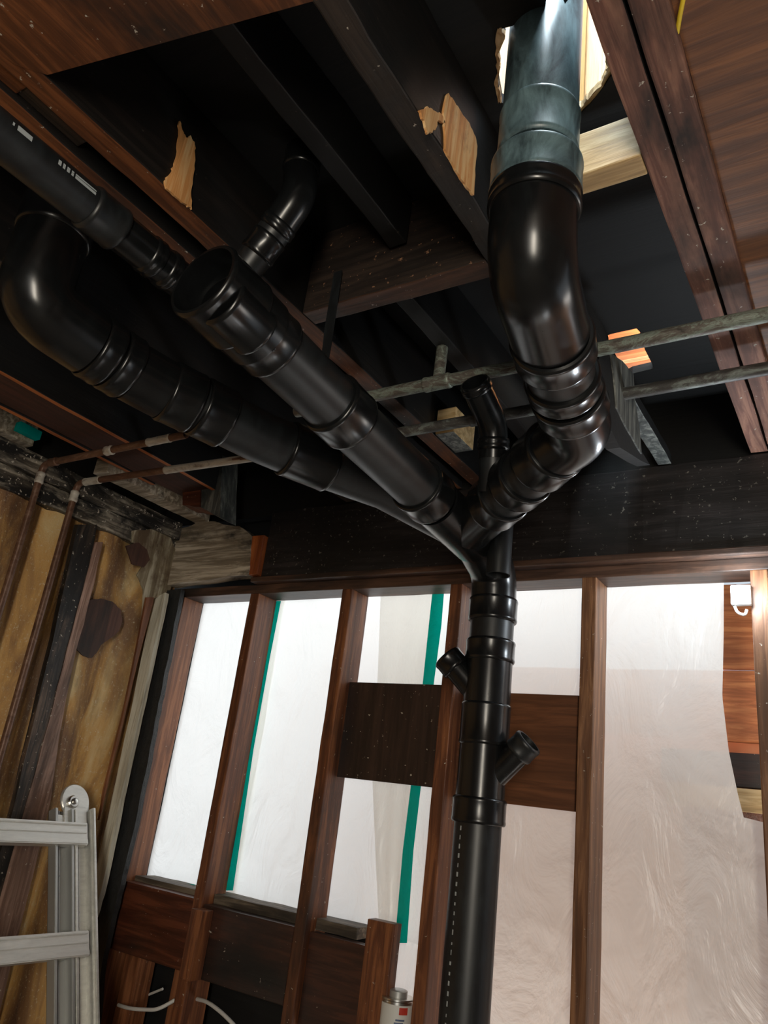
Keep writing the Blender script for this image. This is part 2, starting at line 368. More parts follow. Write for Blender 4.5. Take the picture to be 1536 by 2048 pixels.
# subfloor with the two holes cut in the boards
ZS = 1.15
hole1 = [onZ(x,y,ZS) for x,y in ((1002,58),(1010,78),(995,110),(1000,135),(996,165),(1003,205),(1060,235),(1155,232),(1178,212),(1203,180),(1224,150),(1228,120),(1218,90),(1178,-60),(1100,-70),(1130,8),(1090,20),(1050,36),(1025,52))]
hole2 = [onZ(x,y,ZS) for x,y in ((1195,680),(1222,668),(1273,657),(1280,664),(1290,700),(1304,727),(1308,737),(1290,741),(1265,747),(1240,760),(1205,740))]
def slab_with_hole(bm, x0,x1,y0,y1, hole, z0, z1):
    # ring between an outer rectangle and an inner outline, matched by angle
    c = Vector((sum(p.x for p in hole)/len(hole), sum(p.y for p in hole)/len(hole), 0))
    hp = sorted(hole, key=lambda p: math.atan2(p.y-c.y, p.x-c.x)); rect = []
    for p in hp:
        a = math.atan2(p.y-c.y,p.x-c.x); dx, dy = math.cos(a), math.sin(a); t = 1e9
        if dx>0: t=min(t,(x1-c.x)/dx)
        if dx<0: t=min(t,(x0-c.x)/dx)
        if dy>0: t=min(t,(y1-c.y)/dy)
        if dy<0: t=min(t,(y0-c.y)/dy)
        rect.append(Vector((c.x+dx*t,c.y+dy*t,0)))
    # insert corners
    hin, out = [], []
    corners = sorted([Vector((x,y,0)) for x in (x0,x1) for y in (y0,y1)], key=lambda p: math.atan2(p.y-c.y,p.x-c.x))
    ang = lambda p: math.atan2(p.y-c.y,p.x-c.x)
    seq = [(ang(h),h,q) for h,q in zip(hp,rect)]
    for cr in corners:
        a = ang(cr); n = min(hp, key=lambda h: abs(ang(h)-a)); 
        prev = max([s for s in seq if s[0] <= a] or [seq[-1]], key=lambda s:s[0] if s[0]<=a else s[0]-7)
        nxt = min([s for s in seq if s[0] > a] or [seq[0]], key=lambda s:s[0])
        seq.append((a, (prev[1]+nxt[1])/2, cr))
    seq.sort(key=lambda s:s[0]); m = len(seq)
    V = [[bm.verts.new((q.x,q.y,z)) for q in (s[1],s[2])] for s in seq for z in (z0,z1)]
    for i in range(m):
        j=(i+1)%m; a0,a1,b0,b1 = V[2*i],V[2*i+1],V[2*j],V[2*j+1]
        bm.faces.new((a0[0],a0[1],b0[1],b0[0])); bm.faces.new((a1[0],b1[0],b1[1],a1[1])); bm.faces.new((a0[0],b0[0],b1[0],a1[0])); bm.faces.new((a0[1],a1[1],b1[1],b0[1]))
bm = bmesh.new(); Z1 = ZS+.022
slab_with_hole(bm, -.496, -.20, .55, 1.10, hole1, ZS, Z1)
slab_with_hole(bm, -.56, -.39, 1.5, 1.9, hole2, ZS, Z1)
add_box(bm,-2.6,-.496,-2.3,1.10,ZS,Z1,bev=0); add_box(bm,-.20,2.4,-2.3,1.10,ZS,Z1,bev=0); add_box(bm,-.496,-.20,-2.3,.55,ZS,Z1,bev=0)
add_box(bm,-2.6,-.56,1.10,2.25,ZS,Z1,bev=0); add_box(bm,-.39,2.4,1.10,2.25,ZS,Z1,bev=0); add_box(bm,-.56,-.39,1.10,1.5,ZS,Z1,bev=0); add_box(bm,-.56,-.39,1.9,2.25,ZS,Z1,bev=0)
struct('ceiling', bm, W_SUB)

# beam over the wall
def beam_thing():
    bm = lumber(-1.832, 1.6, 1.955, 2.075, .690, .940, 'X', .003, .04)
    o = obj('header_beam', bm, W_BEAM); tag(o, 'long charred black beam resting on the top plate above the studs', 'beam'); return o
beam_thing()
tag(obj('ledger_strip', lumber(-1.87,1.6,1.945,1.990,.672,.690,'X',.0015), W_PLATE), 'thin dark wood strip along the underside of the charred beam', 'wood strip')
tag(obj('top_plate', lumber(-2.27,1.6,1.980,2.080,.639,.672,'X',.0015), W_PLATE), 'brown wooden top plate running across the heads of the wall studs', 'top plate')
tag(obj('beam_end_block', lumber(-1.900,-1.834,1.935,2.07,.695,.845,'Z',.002), W_ORANGEEND), 'short orange scorched wood block at the left end of the charred beam', 'wood block')
pl = [onY(x,y,1.93) for x,y in ((346,1048),(360,1058),(385,1050),(405,1040),(430,1043),(455,1050),(478,1052),(503,1072),(500,1110),(496,1150),(440,1155),(380,1163),(335,1170),(318,1150),(325,1090))]
tag(obj('weathered_plate_board', prism(flat(rough_outline(pl,.003,3,2),1,1.93),(0,.05,0)), W_PALE), 'pale weathered board with ragged top at the corner above the first stud', 'board')

# ------------------------------------------------------------------ studs
SY0, SY1 = 1.980, 2.080
def stud(x, m, label, z1=.640, z0=-1.65, wd=.040):
    o = obj('wall_stud', lumber(x, x+wd, SY0, SY1, z0, z1, 'Z', .0016, .08), m)
    return tag(o, label, 'stud', 'studs of the back wall')
stud(-2.268, W_CORNER, 'leftmost wall stud, beside the black felt strip at the corner', wd=.042)
stud(-1.889, W_BROWN, 'wall stud directly left of the long teal taped seam')
stud(-1.483, W_BROWN, 'wall stud at the left edge of the dark brown plywood panel')
stud(-1.079, W_BROWN, 'wall stud partly hidden just left of the vertical drain stack')
stud(-.671, W_STUDR, 'wall stud at the right edge of the reddish plywood panel')
stud(-.250, W_STUDR, 'rightmost wall stud, cut by the right edge of the photo')
stud(.160, W_STUDR, 'wall stud beyond the right edge of the photo')
tag(obj('stud_offcut', lumber(-1.243,-1.157,1.985,2.025,-1.65,-.300,'Z',.0016,.08), W_BROWN), 'short reddish upright board ending below the plastic beside the solvent can', 'board')

# let-in panels
tag(obj('plywood_panel', box(-1.462,-1.07,2.035,2.050,.055,.345,bev=.0015), W_PANELD), 'dark brown plywood panel between two studs left of the drain stack', 'panel')
tag(obj('plywood_panel', box(-1.045,-.66,2.035,2.050,.035,.328,bev=.0015), W_PANELR), 'reddish brown plywood panel between two studs right of the drain stack', 'panel')

# sill + fire blocks lower left
tag(obj('window_sill_board', lumber(-2.226,-1.30,2.03,2.12,-.365,-.335,'X',.003,.03), W_SILL), 'weathered sill board at the foot of the plastic, left side', 'sill')
tag(obj('fire_block', lumber(-2.224,-1.891,1.985,2.035,-.555,-.352,'X',.0015), W_REDBLK), 'red-brown block between the leftmost and second studs', 'wood block')
tag(obj('fire_block', lumber(-1.846,-1.486,1.985,2.035,-.560,-.362,'X',.0015), W_DKBLK), 'dark brown block between the second and third studs', 'wood block')
tag(obj('fire_block', lumber(-1.440,-1.246,2.000,2.035,-.60,-.368,'X',.0015), W_DKBLK), 'dark block between the third stud and the short upright board', 'wood block')
tag(obj('sister_block', lumber(-1.848,-1.800,1.935,1.984,-.560,-.372,'Z',.0015), W_BROWN), 'short dark block fixed on the face of the block right of the second stud', 'wood block')
tag(obj('cripple_stud', lumber(-2.21,-2.14,2.05,2.12,-1.65,-.56,'Z',.0015), W_CORNER), 'short stud under the red-brown block near the corner', 'stud')
tag(obj('cripple_stud', lumber(-1.98,-1.92,2.05,2.12,-1.65,-.56,'Z',.0015), W_CORNER), 'short stud under the red-brown block next to the second stud', 'stud')
tag(obj('ledge_block', lumber(-1.155,-1.08,1.985,2.075,-.64,-.598,'X',.0015), W_BROWN), 'horizontal block the solvent can stands on, between the third and fourth studs', 'wood block')
struct('wall_back', box(-2.4,-1.30,2.16,2.20,-1.65,-.36,bev=0), W_SUB)

# ------------------------------------------------------------------ plastic sheets
def sheet(name, outline_fn, x0, x1, y, z0, z1, nx, nz, amp, label, seed, cat='plastic sheet'):
    bm = bmesh.new(); g = []
    for i in range(nx+1):
        row = []
        for k in range(nz+1):
            t = k/nz; xa, xb = outline_fn(t) if outline_fn else (x0, x1)
            x = xa+(xb-xa)*i/nx; z = z0+(z1-z0)*t
            q = Vector((x*3.1+seed, z*2.3, seed)); q2 = Vector((x*12+z*6+seed, z*4-x*3, seed))
            dy = amp*noise.noise(q)+amp*.35*noise.noise(q2)
            row.append(bm.verts.new((x, y+dy, z)))
        g.append(row)
    for i in range(nx):
        for k in range(nz): bm.faces.new((g[i][k],g[i+1][k],g[i+1][k+1],g[i][k+1]))
    o = obj(name, bm, POLY, smooth=True, angle=180)
    return tag(o, label, cat, 'plastic sheets behind the studs')
sheet('plastic_sheet', None, -2.34, -1.842, 2.125, -.345, .66, 40, 90, .006, 'narrow milky plastic sheet between the two leftmost studs', 1)
def mid_edge(t):
    z = -1.65+(.66+1.65)*t
    return (-1.885 if z > -.345 else -1.235, -1.02)
sheet('plastic_sheet', mid_edge, -1.885, -1.02, 2.118, -1.65, .66, 70, 200, .010, 'wrinkled milky plastic sheet across the middle bays left of the drain stack', 2)
def right_edge(t):
    z = -1.65+(.66+1.65)*t
    pts = [(-1.65,-.20),(.055,-.205),(.060,-.305),(.12,-.318),(.22,-.335),(.35,-.345),(.52,-.335),(.66,-.330)]
    for (a,xa),(b,xb) in zip(pts[:-1],pts[1:]):
        if a <= z <= b: return (-1.02, xa+(xb-xa)*(z-a)/(b-a))
    return (-1.02,-.33)
sheet('plastic_sheet', right_edge, -1.02, -.2, 2.112, -1.65, .66, 70, 160, .008, 'smooth milky plastic sheet with curling right edge, right of the drain stack', 3)
# folded strip of film hanging over the middle sheet
bm = bmesh.new(); rows=[]
for k in range(61):
    t=k/60; p = lerp(onY(762,1190,2.10), onY(745,1560,2.10), min(1,t/.55)) if t<.55 else lerp(onY(745,1560,2.10), onY(760,1850,2.10),(t-.55)/.45)
    q = lerp(onY(880,1188,2.10), onY(812,1850,2.10), t)
    rows.append([bm.verts.new((p.x+(q.x-p.x)*i/14, 2.098+.004*math.sin(i*1.3+t*5), p.z+(q.z-p.z)*i/14)) for i in range(15)])
for a,b in zip(rows[:-1],rows[1:]):
    for i in range(14): bm.faces.new((a[i],a[i+1],b[i+1],b[i]))
tag(obj('plastic_flap', bm, POLY, smooth=True, angle=180), 'second layer of milky plastic hanging loose left of the teal tape', 'plastic sheet')
def tape(pts, label, y):
    # pts: (left px, right px, y px)
    L = [onY(a,yy,y) for a,b,yy in pts]; Rr = [onY(b,yy,y) for a,b,yy in pts]
    bm = prism(flat(L+Rr[::-1],1,y),(0,-.0012,0)); return tag(obj('seam_tape', bm, TEAL), label, 'tape', 'teal seam tapes')
tape([(548,562,1202),(527,539,1320),(496,507,1500),(452,466,1781)], 'narrow teal tape strip along the right side of the second stud', 2.085)
tape([(865,888,1186),(858,883,1250),(846,868,1365),(822,842,1572),(806,827,1700),(790,814,1886)], 'wide teal tape strip running down the plastic left of the drain stack', 2.088)
bm = prism([onY(x,y,2.10) for x,y in ((360,1765),(390,1769),(390,1775),(375,1772))],(0,-.001,0)); tag(obj('tape_scrap', bm, TEAL), 'tiny teal tape scrap on the sill at the lower left pane', 'tape')

# ------------------------------------------------------------------ what stands beyond the plastic
tag(obj('siding_board', lumber(-.425,.5,2.62,2.66,.52,.80,'X',.002), W_ORANGE), 'orange wood board seen past the plastic edge, just under the lamp', 'board')
tag(obj('siding_board', lumber(-1.42,.5,2.61,2.65,.30,.515,'X',.002), W_ORANGE), 'orange wood board below the one under the lamp, past the plastic edge', 'board')
tag(obj('header_board', lumber(-.62,.5,2.64,2.70,.17,.27,'X',.002), W_DKBLK), 'dark board with nail below the orange boards past the plastic edge', 'board')
tag(obj('framing_board', lumber(-.6,.5,2.62,2.68,.10,.165,'X',.002), W_NEW), 'pale new lumber below the dark board past the plastic edge', 'board')
tag(obj('foil_panel', box(-.55,.5,2.63,2.65,-.5,.10,bev=0), FOIL), 'crinkled brown foil panel low at the right past the plastic edge', 'panel')
struct('wall_beyond', box(-1.5,1.5,2.75,2.80,-1.65,.40,bev=0), simple('tan_wall', (.70,.38,.22), .8))

# ================================================================== JOISTS
ZB = .943
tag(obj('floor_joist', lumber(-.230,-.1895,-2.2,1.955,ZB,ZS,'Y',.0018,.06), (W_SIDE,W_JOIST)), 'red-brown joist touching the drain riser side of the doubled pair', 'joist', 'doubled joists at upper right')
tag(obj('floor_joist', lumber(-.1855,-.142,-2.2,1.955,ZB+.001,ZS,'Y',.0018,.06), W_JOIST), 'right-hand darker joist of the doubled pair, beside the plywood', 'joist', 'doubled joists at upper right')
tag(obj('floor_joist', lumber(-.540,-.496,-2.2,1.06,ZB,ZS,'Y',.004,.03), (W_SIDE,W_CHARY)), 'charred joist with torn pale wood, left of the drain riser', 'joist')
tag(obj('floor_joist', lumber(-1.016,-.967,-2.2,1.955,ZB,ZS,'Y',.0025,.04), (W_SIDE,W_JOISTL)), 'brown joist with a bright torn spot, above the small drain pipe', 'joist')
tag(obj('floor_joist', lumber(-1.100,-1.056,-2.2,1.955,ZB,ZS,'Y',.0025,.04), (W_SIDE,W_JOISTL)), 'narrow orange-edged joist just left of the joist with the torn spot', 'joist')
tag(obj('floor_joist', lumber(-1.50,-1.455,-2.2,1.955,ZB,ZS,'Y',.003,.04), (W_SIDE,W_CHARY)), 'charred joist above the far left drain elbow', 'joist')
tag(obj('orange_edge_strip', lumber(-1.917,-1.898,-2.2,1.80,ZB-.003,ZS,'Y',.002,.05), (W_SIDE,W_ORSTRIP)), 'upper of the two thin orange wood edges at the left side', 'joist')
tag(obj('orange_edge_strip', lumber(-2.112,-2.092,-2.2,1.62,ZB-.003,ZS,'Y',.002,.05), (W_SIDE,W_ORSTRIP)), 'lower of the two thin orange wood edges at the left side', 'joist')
tag(obj('flat_board', lumber(-2.091,-1.918,-2.2,1.80,ZB+.004,ZB+.03,'Y',.002,.05), wood('dark_red_board', (.085,.028,.018), (.05,.018,.012), 'Y', .2)), 'dark red flat board between the two orange edges at the left', 'board')
tag(obj('rim_board', lumber(-2.195,-2.125,1.44,1.93,ZB-.025,ZB+.03,'Y',.004,.03), W_PALE), 'weathered pale board behind the inner copper pipe elbow', 'board')
# rim boards close the joist bays over the walls
struct('trim_1', box(-2.45,2.35,1.985,2.02,.941,ZS,bev=0), W_SUB)
struct('trim_2', box(-2.50,-2.46,-2.3,2.02,.80,ZS,bev=0), W_SUB)
struct('trim_3', box(-2.50,-1.70,2.085,2.14,.665,1.15,bev=0), W_SUB)
struct('trim_4', box(-2.46,-2.27,2.075,2.14,-1.65,.70,bev=0), W_SUB)
# header / blocks between joists
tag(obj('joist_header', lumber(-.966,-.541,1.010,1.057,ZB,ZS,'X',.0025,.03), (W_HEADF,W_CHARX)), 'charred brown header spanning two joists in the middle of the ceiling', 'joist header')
tag(obj('blocking', lumber(-.350,-.231,.890,.931,ZB,1.030,'X',.001,.03), W_NEW), 'pale new block beside the drain riser against the doubled joists', 'blocking')
tag(obj('blocking_strip', lumber(-.495,-.231,1.02,1.045,1.085,1.10,'X',.001,.03), W_PALE), 'thin pale strip between the riser and the doubled joists under the boards', 'wood strip')
pl = [onZ(x,y,ZB) for x,y in ((95,150),(635,0),(560,-60),(40,-60),(-60,60),(30,130))]
tag(obj('wide_blocking', prism(pl,(0,0,.19)), W_JOISTL), 'wide orange-brown blocking board filling the upper left corner', 'blocking')
tag(obj('splice_block', lumber(-1.054,-1.018,.28,.385,ZB+.012,1.10,'Y',.001), W_JOISTL), 'small orange block wedged between the two close joists at upper left', 'wood block')
tag(obj('blocking', lumber(-1.054,-1.018,.385,.50,ZB+.015,1.10,'Y',.001), W_CHARY), 'dark block wedged between the close joists behind the small drain pipe', 'blocking')
tag(obj('short_block', lumber(-.962,-.905,1.60,1.72,ZB,1.02,'X',.001), (W_NEW,W_GREY)), 'short block with a fresh cut end behind the green copper pipes', 'wood block')
for px, m, lab in ((((366,872),(404,876),(400,1014),(365,1010)), W_REDBLK, 'reddish block end above the corner board, left half'), (((405,876),(446,880),(440,1035),(402,1015)), W_GREY, 'grey sooty block end above the corner board, right half')):
    tag(obj('corner_block', prism(flat(rough_outline([onY(x,y,1.72) for x,y in px],.002,3,4),1,1.72),(0,.08,0)), m), lab, 'wood block')
tag(obj('ceiling_ply', box(-.1415,1.2,-1.8,1.95,ZB+.016,ZB+.034,bev=0), W_PLY), 'stained brown plywood sheet right of the doubled joists', 'plywood')
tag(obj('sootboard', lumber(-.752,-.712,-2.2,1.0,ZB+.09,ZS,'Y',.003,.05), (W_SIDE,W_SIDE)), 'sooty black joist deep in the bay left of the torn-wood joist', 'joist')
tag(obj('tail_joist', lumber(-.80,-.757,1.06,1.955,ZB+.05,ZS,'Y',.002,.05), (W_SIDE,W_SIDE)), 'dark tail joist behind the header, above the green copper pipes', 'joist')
# remnant at right of the riser
tag(obj('charred_joist_remnant', lumber(-.462,-.425,1.10,1.955,ZB-.002,ZB+.028,'Y',.003,.03), (W_SUB,W_GREY)), 'charred black joist remnant behind the drain riser elbow', 'joist')
pl = [onX(x,y,-.421) for x,y in ((1222,705),(1231,776),(1234,815),(1256,860),(1284,908),(1280,860),(1270,800),(1267,748),(1245,722))]
tag(obj('split_board', prism(flat(rough_outline(pl,.002,3,5),0,-.421),(-.02,0,0)), W_GREY), 'pale grey split board hanging right of the drain elbow', 'board')
pl = [onX(x,y,-.4245) for x,y in ((1168,610),(1180,606),(1216,671),(1222,705),(1240,730),(1231,776),(1256,860),(1300,930),(1240,895),(1190,800),(1200,700))]
tag(obj('hanging_charred_board', prism(flat(rough_outline(pl,.002,3,6),0,-.4245),(-.03,0,0)), W_SUB), 'black burnt board edge behind the grey split board', 'board')

# torn fresh wood on two joists
def torn(px, X, label, seed, n=4):
    pts = [onX(x,y,X) for x,y in px]
    return obj('torn_wood', prism(flat(rough_outline(pts,.0022,n,seed),0,X),(.004,0,0)), W_SPLINT)
o = torn(((357,243),(362,262),(370,278),(378,272),(386,285),(387,310),(384,350),(379,385),(381,420),(366,408),(345,392),(330,378),(327,362),(337,350),(346,333),(352,310),(354,280)), -.9655, '', 1)
tag(o, 'bright torn wood patch on the side of the brown joist', 'torn wood')
o = torn(((893,188),(905,205),(918,225),(935,248),(947,275),(950,300),(946,340),(944,392),(930,376),(908,342),(886,300),(885,255),(884,220)), -.4945, '', 2)
tag(o, 'long orange torn patch on the charred joist beside the riser', 'torn wood')
o = torn(((835,222),(850,214),(862,222),(880,232),(886,248),(872,242),(866,262),(852,270),(846,250)), -.4945, '', 3)
tag(o, 'small pale torn patch left of the long orange patch', 'torn wood')
o = torn(((976,378),(985,390),(972,412),(955,414),(962,398)), -.30, '', 3, 2); bpy.data.objects.remove(o)

# ------------------------------------------------------------------ upstairs, seen through the holes
UY = 1.06
ux = lambda px: onY(px,110,UY).x
for xa, xb, y0, y1, m, lab in ((900,1148,UY+.02,UY+.05,W_UP,'knotty tan board behind the riser above the ceiling hole'),(1150,1170,UY-.03,UY+.03,W_NEWZ,'pale stud edge right of the riser above the ceiling hole'),(1171,1207,UY,UY+.03,W_UP,'tan knotty board right of the pale stud edge above the hole'),(1208,1216,UY-.01,UY+.03,W_NEWZ,'narrow yellow board next to the knotty board above the hole'),(1217,1290,UY,UY+.03,W_ORANGE,'reddish board at the right end above the ceiling hole')):
    tag(obj('upstairs_board', lumber(ux(xa),ux(xb),y0,y1,1.175,2.3,'Z',.001,.2), m), lab, 'board')
rim = [(1153,233),(1163,228),(1180,210),(1204,180),(1224,152),(1229,118),(1221,92),(1212,110),(1216,135),(1206,160),(1190,182),(1170,205),(1154,218)]
tag(obj('splintered_rim', prism(rough_outline([onZ(x,y,ZS+.004) for x,y in rim],.003,5,12),(0,0,.014)), W_NEW), 'pale splintered rim along the lower right of the ceiling hole', 'splintered wood')
rim = [(1003,205),(996,165),(1001,135),(995,110),(1010,78),(1003,58),(994,62),(990,110),(994,140),(988,168),(996,205)]
tag(obj('splintered_rim', prism(rough_outline([onZ(x,y,ZS-.003) for x,y in rim],.002,4,13),(0,0,.01)), W_UP), 'pale torn wood edge on the left of the ceiling hole', 'splintered wood')
for a,b,m,l in ((1.78,1.868,W_ORANGE,'orange board nearest the riser above the small ceiling hole'),(1.870,1.905,W_NEW,'pale board between orange boards above the small ceiling hole'),(1.907,1.958,W_ORANGE,'middle orange board above the small ceiling hole'),(1.960,1.978,W_NEW,'narrow pale board above the small ceiling hole'),(1.980,2.10,W_ORANGE,'far orange board above the small ceiling hole')):
    tag(obj('upstairs_plank', box(-.75,-.25,a,b,1.30,1.32,bev=.001), m), l, 'board')
for xa, l in ((-.74,'left cleat carrying the orange boards above the small hole'),(-.29,'right cleat carrying the orange boards above the small hole')):
    tag(obj('cleat', box(xa,xa+.03,1.78,2.10,ZS+.022,1.30,bev=.001), W_NEW), l, 'cleat')
area('added_plank_fill', (-.36,1.80,1.20), (-.50,1.92,1.30), .10,.10, 3.0, (1,.97,.9))  # hidden lamp added under the planks, standing in for daylight upstairs

# ================================================================== LEFT WALL DETAILS
XL = -2.286
tag(obj('wall_top_plate', lumber(-2.34,-2.27,-2.2,1.93,.855,.925,'Y',.006,.03), W_TOPL), 'soot-streaked pale plate along the top of the left wall', 'top plate')
tag(obj('wall_band', lumber(-2.32,-2.284,-2.2,1.93,.78,.852,'Y',.006,.03), W_TOPL), 'sooty rough band just under the left wall plate', 'board')
def wall_strip(px, m, name, label, cat, th=.022, n=4, amp=.0025, seed=1, X=XL):
    pts = [onX(x,y,X) for x,y in px]; o = obj(name, prism(flat(rough_outline(pts,amp,n,seed),0,X),(th,0,0)), m); return tag(o, label, cat)
wall_strip(((148,1050),(186,1050),(160,1180),(118,1340),(80,1480),(30,1660),(-95,2120),(-140,2120),(12,1640),(50,1480),(98,1280)), W_BATTEN, 'sooty_batten', 'sooty grey-black batten running down the left wall right of the copper pipes', 'batten', seed=3)
wall_strip(((186,1085),(201,1085),(180,1180),(143,1320),(112,1480),(96,1600),(-30,2120),(-93,2120),(38,1640),(82,1480),(119,1340),(161,1180)), W_PINK, 'pink_batten', 'pinkish brown batten alongside the sooty one', 'batten', th=.014, seed=4, X=XL+.010)
wall_strip(((262,1062),(300,1058),(340,1075),(352,1110),(345,1150),(338,1185),(318,1192),(300,1200),(290,1260),(281,1262),(285,1180),(272,1150),(292,1120),(285,1095),(262,1085)), W_PALEZ, 'peeling_plaster', 'pale peeling plaster on the left wall by the corner', 'plaster', th=.005, n=3, amp=.002, seed=15, X=XL+.002)
wall_strip(((168,1210),(178,1200),(200,1197),(222,1203),(240,1220),(243,1240),(236,1262),(222,1274),(200,1290),(190,1307),(180,1316),(166,1312),(152,1300),(150,1285),(156,1250)), wood('brown_patch', (.15,.065,.042), (.10,.042,.028), 'Z', .25), 'torn_patch', 'ragged brown patch on the golden left wall', 'patch', th=.006, n=3, amp=.0015, seed=5, X=XL+.004)
wall_strip(((250,1092),(275,1085),(292,1100),(298,1120),(285,1135),(262,1128)), wood('brown_patch_small', (.12,.055,.035), (.08,.035,.024), 'Z', .25), 'torn_patch', 'small brown patch near the pale corner board', 'patch', th=.006, n=3, amp=.0015, seed=6, X=XL+.004)
wall_strip(((290,1195),(305,1195),(270,1330),(235,1480),(205,1600),(195,1640),(205,1580),(245,1420)), W_CORNER, 'corner_batten', 'thin brown batten left of the painted trim board', 'batten', th=.01, n=2, seed=7, X=-2.278)
pl = [onY(x,y,1.90) for x,y in ((306,1196),(330,1185),(322,1230),(300,1330),(285,1400),(262,1500),(240,1600),(222,1690),(200,1790),(186,1835),(192,1740),(215,1640),(240,1520),(268,1390),(290,1280))]
tag(obj('painted_trim_board', prism(flat(rough_outline(pl,.002,3,8),1,1.90),(0,.02,0)), W_TRIM), 'peeling cream painted trim board standing in the corner', 'trim board')
pl = [onY(x,y,1.935) for x,y in ((330,1180),(362,1178),(345,1270),(325,1370),(310,1440),(290,1550),(270,1650),(245,1750),(225,1830),(205,1920),(190,2060),(170,2060),(180,1900),(200,1790),(222,1690),(248,1590),(270,1480),(290,1370),(310,1270))]
tag(obj('tar_felt_strip', prism(flat(rough_outline(pl,.0035,4,9),1,1.935),(0,.02,0)), TAR), 'black tar felt strip between the painted trim and the first stud', 'felt strip')
tag(obj('teal_scrap', box(-2.36,-2.33,1.22,1.30,1.0,1.03,bev=0), TEAL), 'small teal scrap above the left wall plate', 'tape')
tag(obj('rafter_tail', lumber(-2.42,-2.36,.6,1.30,.98,1.06,'Y',.003,.04), W_PALE), 'pale board end above the left wall plate at the photo edge', 'board')

# ================================================================== COPPER PIPES
RC = .0112
def copper(name, path, r, m, label, fit=None, mats=None):
    root = thing(name, label, 'pipe', path[0])
    P('pipe', tube(bmesh.new(), path, r, 24, .0015), m, root)
    for k,(A,B,rr,mm) in enumerate(fit or []): P('fitting', hub(A,B,rr,rr-.004,.001), mm, root)
    return root
Y1c, Y2c, ZC = 1.300, 1.487, .900
pa = bend([(-2.262,Y1c,-.6),(-2.262,Y1c,ZC),(-1.60,Y1c,ZC)], .03)
copper('copper_pipe', pa, RC, CU_BROWN, 'brown copper pipe with elbow, the outer left of two on the left wall',
       [((-2.262,Y1c,.83),(-2.262,Y1c,.87),.0140,CU_PEEL),((-2.23,Y1c,ZC),(-2.19,Y1c,ZC),.0140,CU_BROWN),((-1.76,Y1c,ZC),(-1.66,Y1c,ZC),.0125,CU_PEEL),((-1.95,Y1c,ZC),(-1.915,Y1c,ZC),.0145,CU_PEEL)])
pb = bend([(-2.262,Y2c-.05,-.6),(-2.262,Y2c-.05,ZC-.01),(-1.45,Y2c,ZC)], .03)
copper('copper_pipe', pb, RC, CU_BROWN, 'brown copper pipe with elbow, the inner right of two on the left wall',
       [((-2.262,Y2c-.05,.82),(-2.262,Y2c-.05,.86),.0140,CU_PEEL),((-2.23,Y2c-.048,ZC-.01),(-2.15,Y2c-.042,ZC-.008),.0132,CU_PEEL),((-1.86,Y2c-.025,ZC-.005),(-1.47,Y2c,ZC),.0125,CU_PEEL)])
rt = copper('green_copper_pipe', [(-1.20,Y1c,ZC),(-.4,Y1c,ZC),(.5,Y1c,ZC)], .0145, CU_GREEN, 'green crusted copper pipe under the joists, the nearer of two',
       [((-.825,Y1c,ZC),(-.755,Y1c,ZC),.0175,CU_GREEN)])
P('riser', tube(bmesh.new(), [(-.788,Y1c,ZC),(-.785,Y1c,ZS)], .0135, 24, .0015), CU_GREEN, rt)
copper('sooty_copper_pipe', [(-1.30,Y2c,ZC),(-.4,Y2c,ZC),(.5,Y2c-.01,ZC)], .0140, CU_DARK, 'dark sooty copper pipe under the joists, the farther of two',
       [((-.80,Y2c,ZC),(-.77,Y2c,ZC),.0165,CU_DARK)])

# ================================================================== DRAIN, WASTE AND VENT PIPES
SX, SY = -.853, 1.812
zpx = lambda x, y: onY(x, y, SY-.03).z
# --- vertical stack
root = thing('vertical_drain_stack', 'black vertical drain pipe and fittings standing in front of the plastic wall', 'drain pipe', (SX,SY,-1.65))
P('pipe', tube(bmesh.new(), [(SX,SY,-1.65),(SX,SY,.0),], R4), ABS_D, root, 'long plain black pipe with printed line')
z = dict(h0=-.022, h1=.038, s1=.160, s2=.262, s3=.368, s4=.425, s5=.474, s6=.537)
P('coupling', hub((SX,SY,z['h0']),(SX,SY,z['h1'])), ABS, root)
def wye_body(A, B, r=B4):
    bm = bmesh.new(); A, B = Vector(A), Vector(B); L = (B-A).length
    lathe(bm, [(0,r-.006),(0,r),(L,r),(L,r-.006)], A, B-A, closed=True); return bm
w1 = P('wye_fitting', wye_body((SX,SY,z['h1']),(SX,SY,z['s1']), .0595), ABS, root)
d = Vector((.707,0,.707)); A = Vector((SX,SY,.058))
P('branch', tube(bmesh.new(), [A+d*.02, A+d*.150], B2, 32, .004), ABS, w1)
P('hub', hub(A+d*.128, A+d*.170, H2), ABS_D, w1)
P('coupling', hub((SX,SY,z['s1']),(SX,SY,z['s2']), .0625), ABS, root)
w2 = P('wye_fitting', wye_body((SX,SY,z['s2']),(SX,SY,z['s3']), .0595), ABS, root)
d = Vector((-.66,-.25,.707)); A = Vector((SX,SY,.262))
P('branch', tube(bmesh.new(), [A+d*.02, A+d*.135], B2, 32, .004), ABS, w2)
P('hub', hub(A+d*.115, A+d*.160, H2+.002), ABS, w2)
P('coupling', hub((SX,SY,z['s3']),(SX,SY,z['s4']), .064), ABS, root)
P('pipe', tube(bmesh.new(), [(SX,SY,z['s4']),(SX,SY,z['s5'])], R4), ABS_D, root)
P('coupling', hub((SX,SY,z['s5']),(SX,SY,z['s6']), .064), ABS, root)
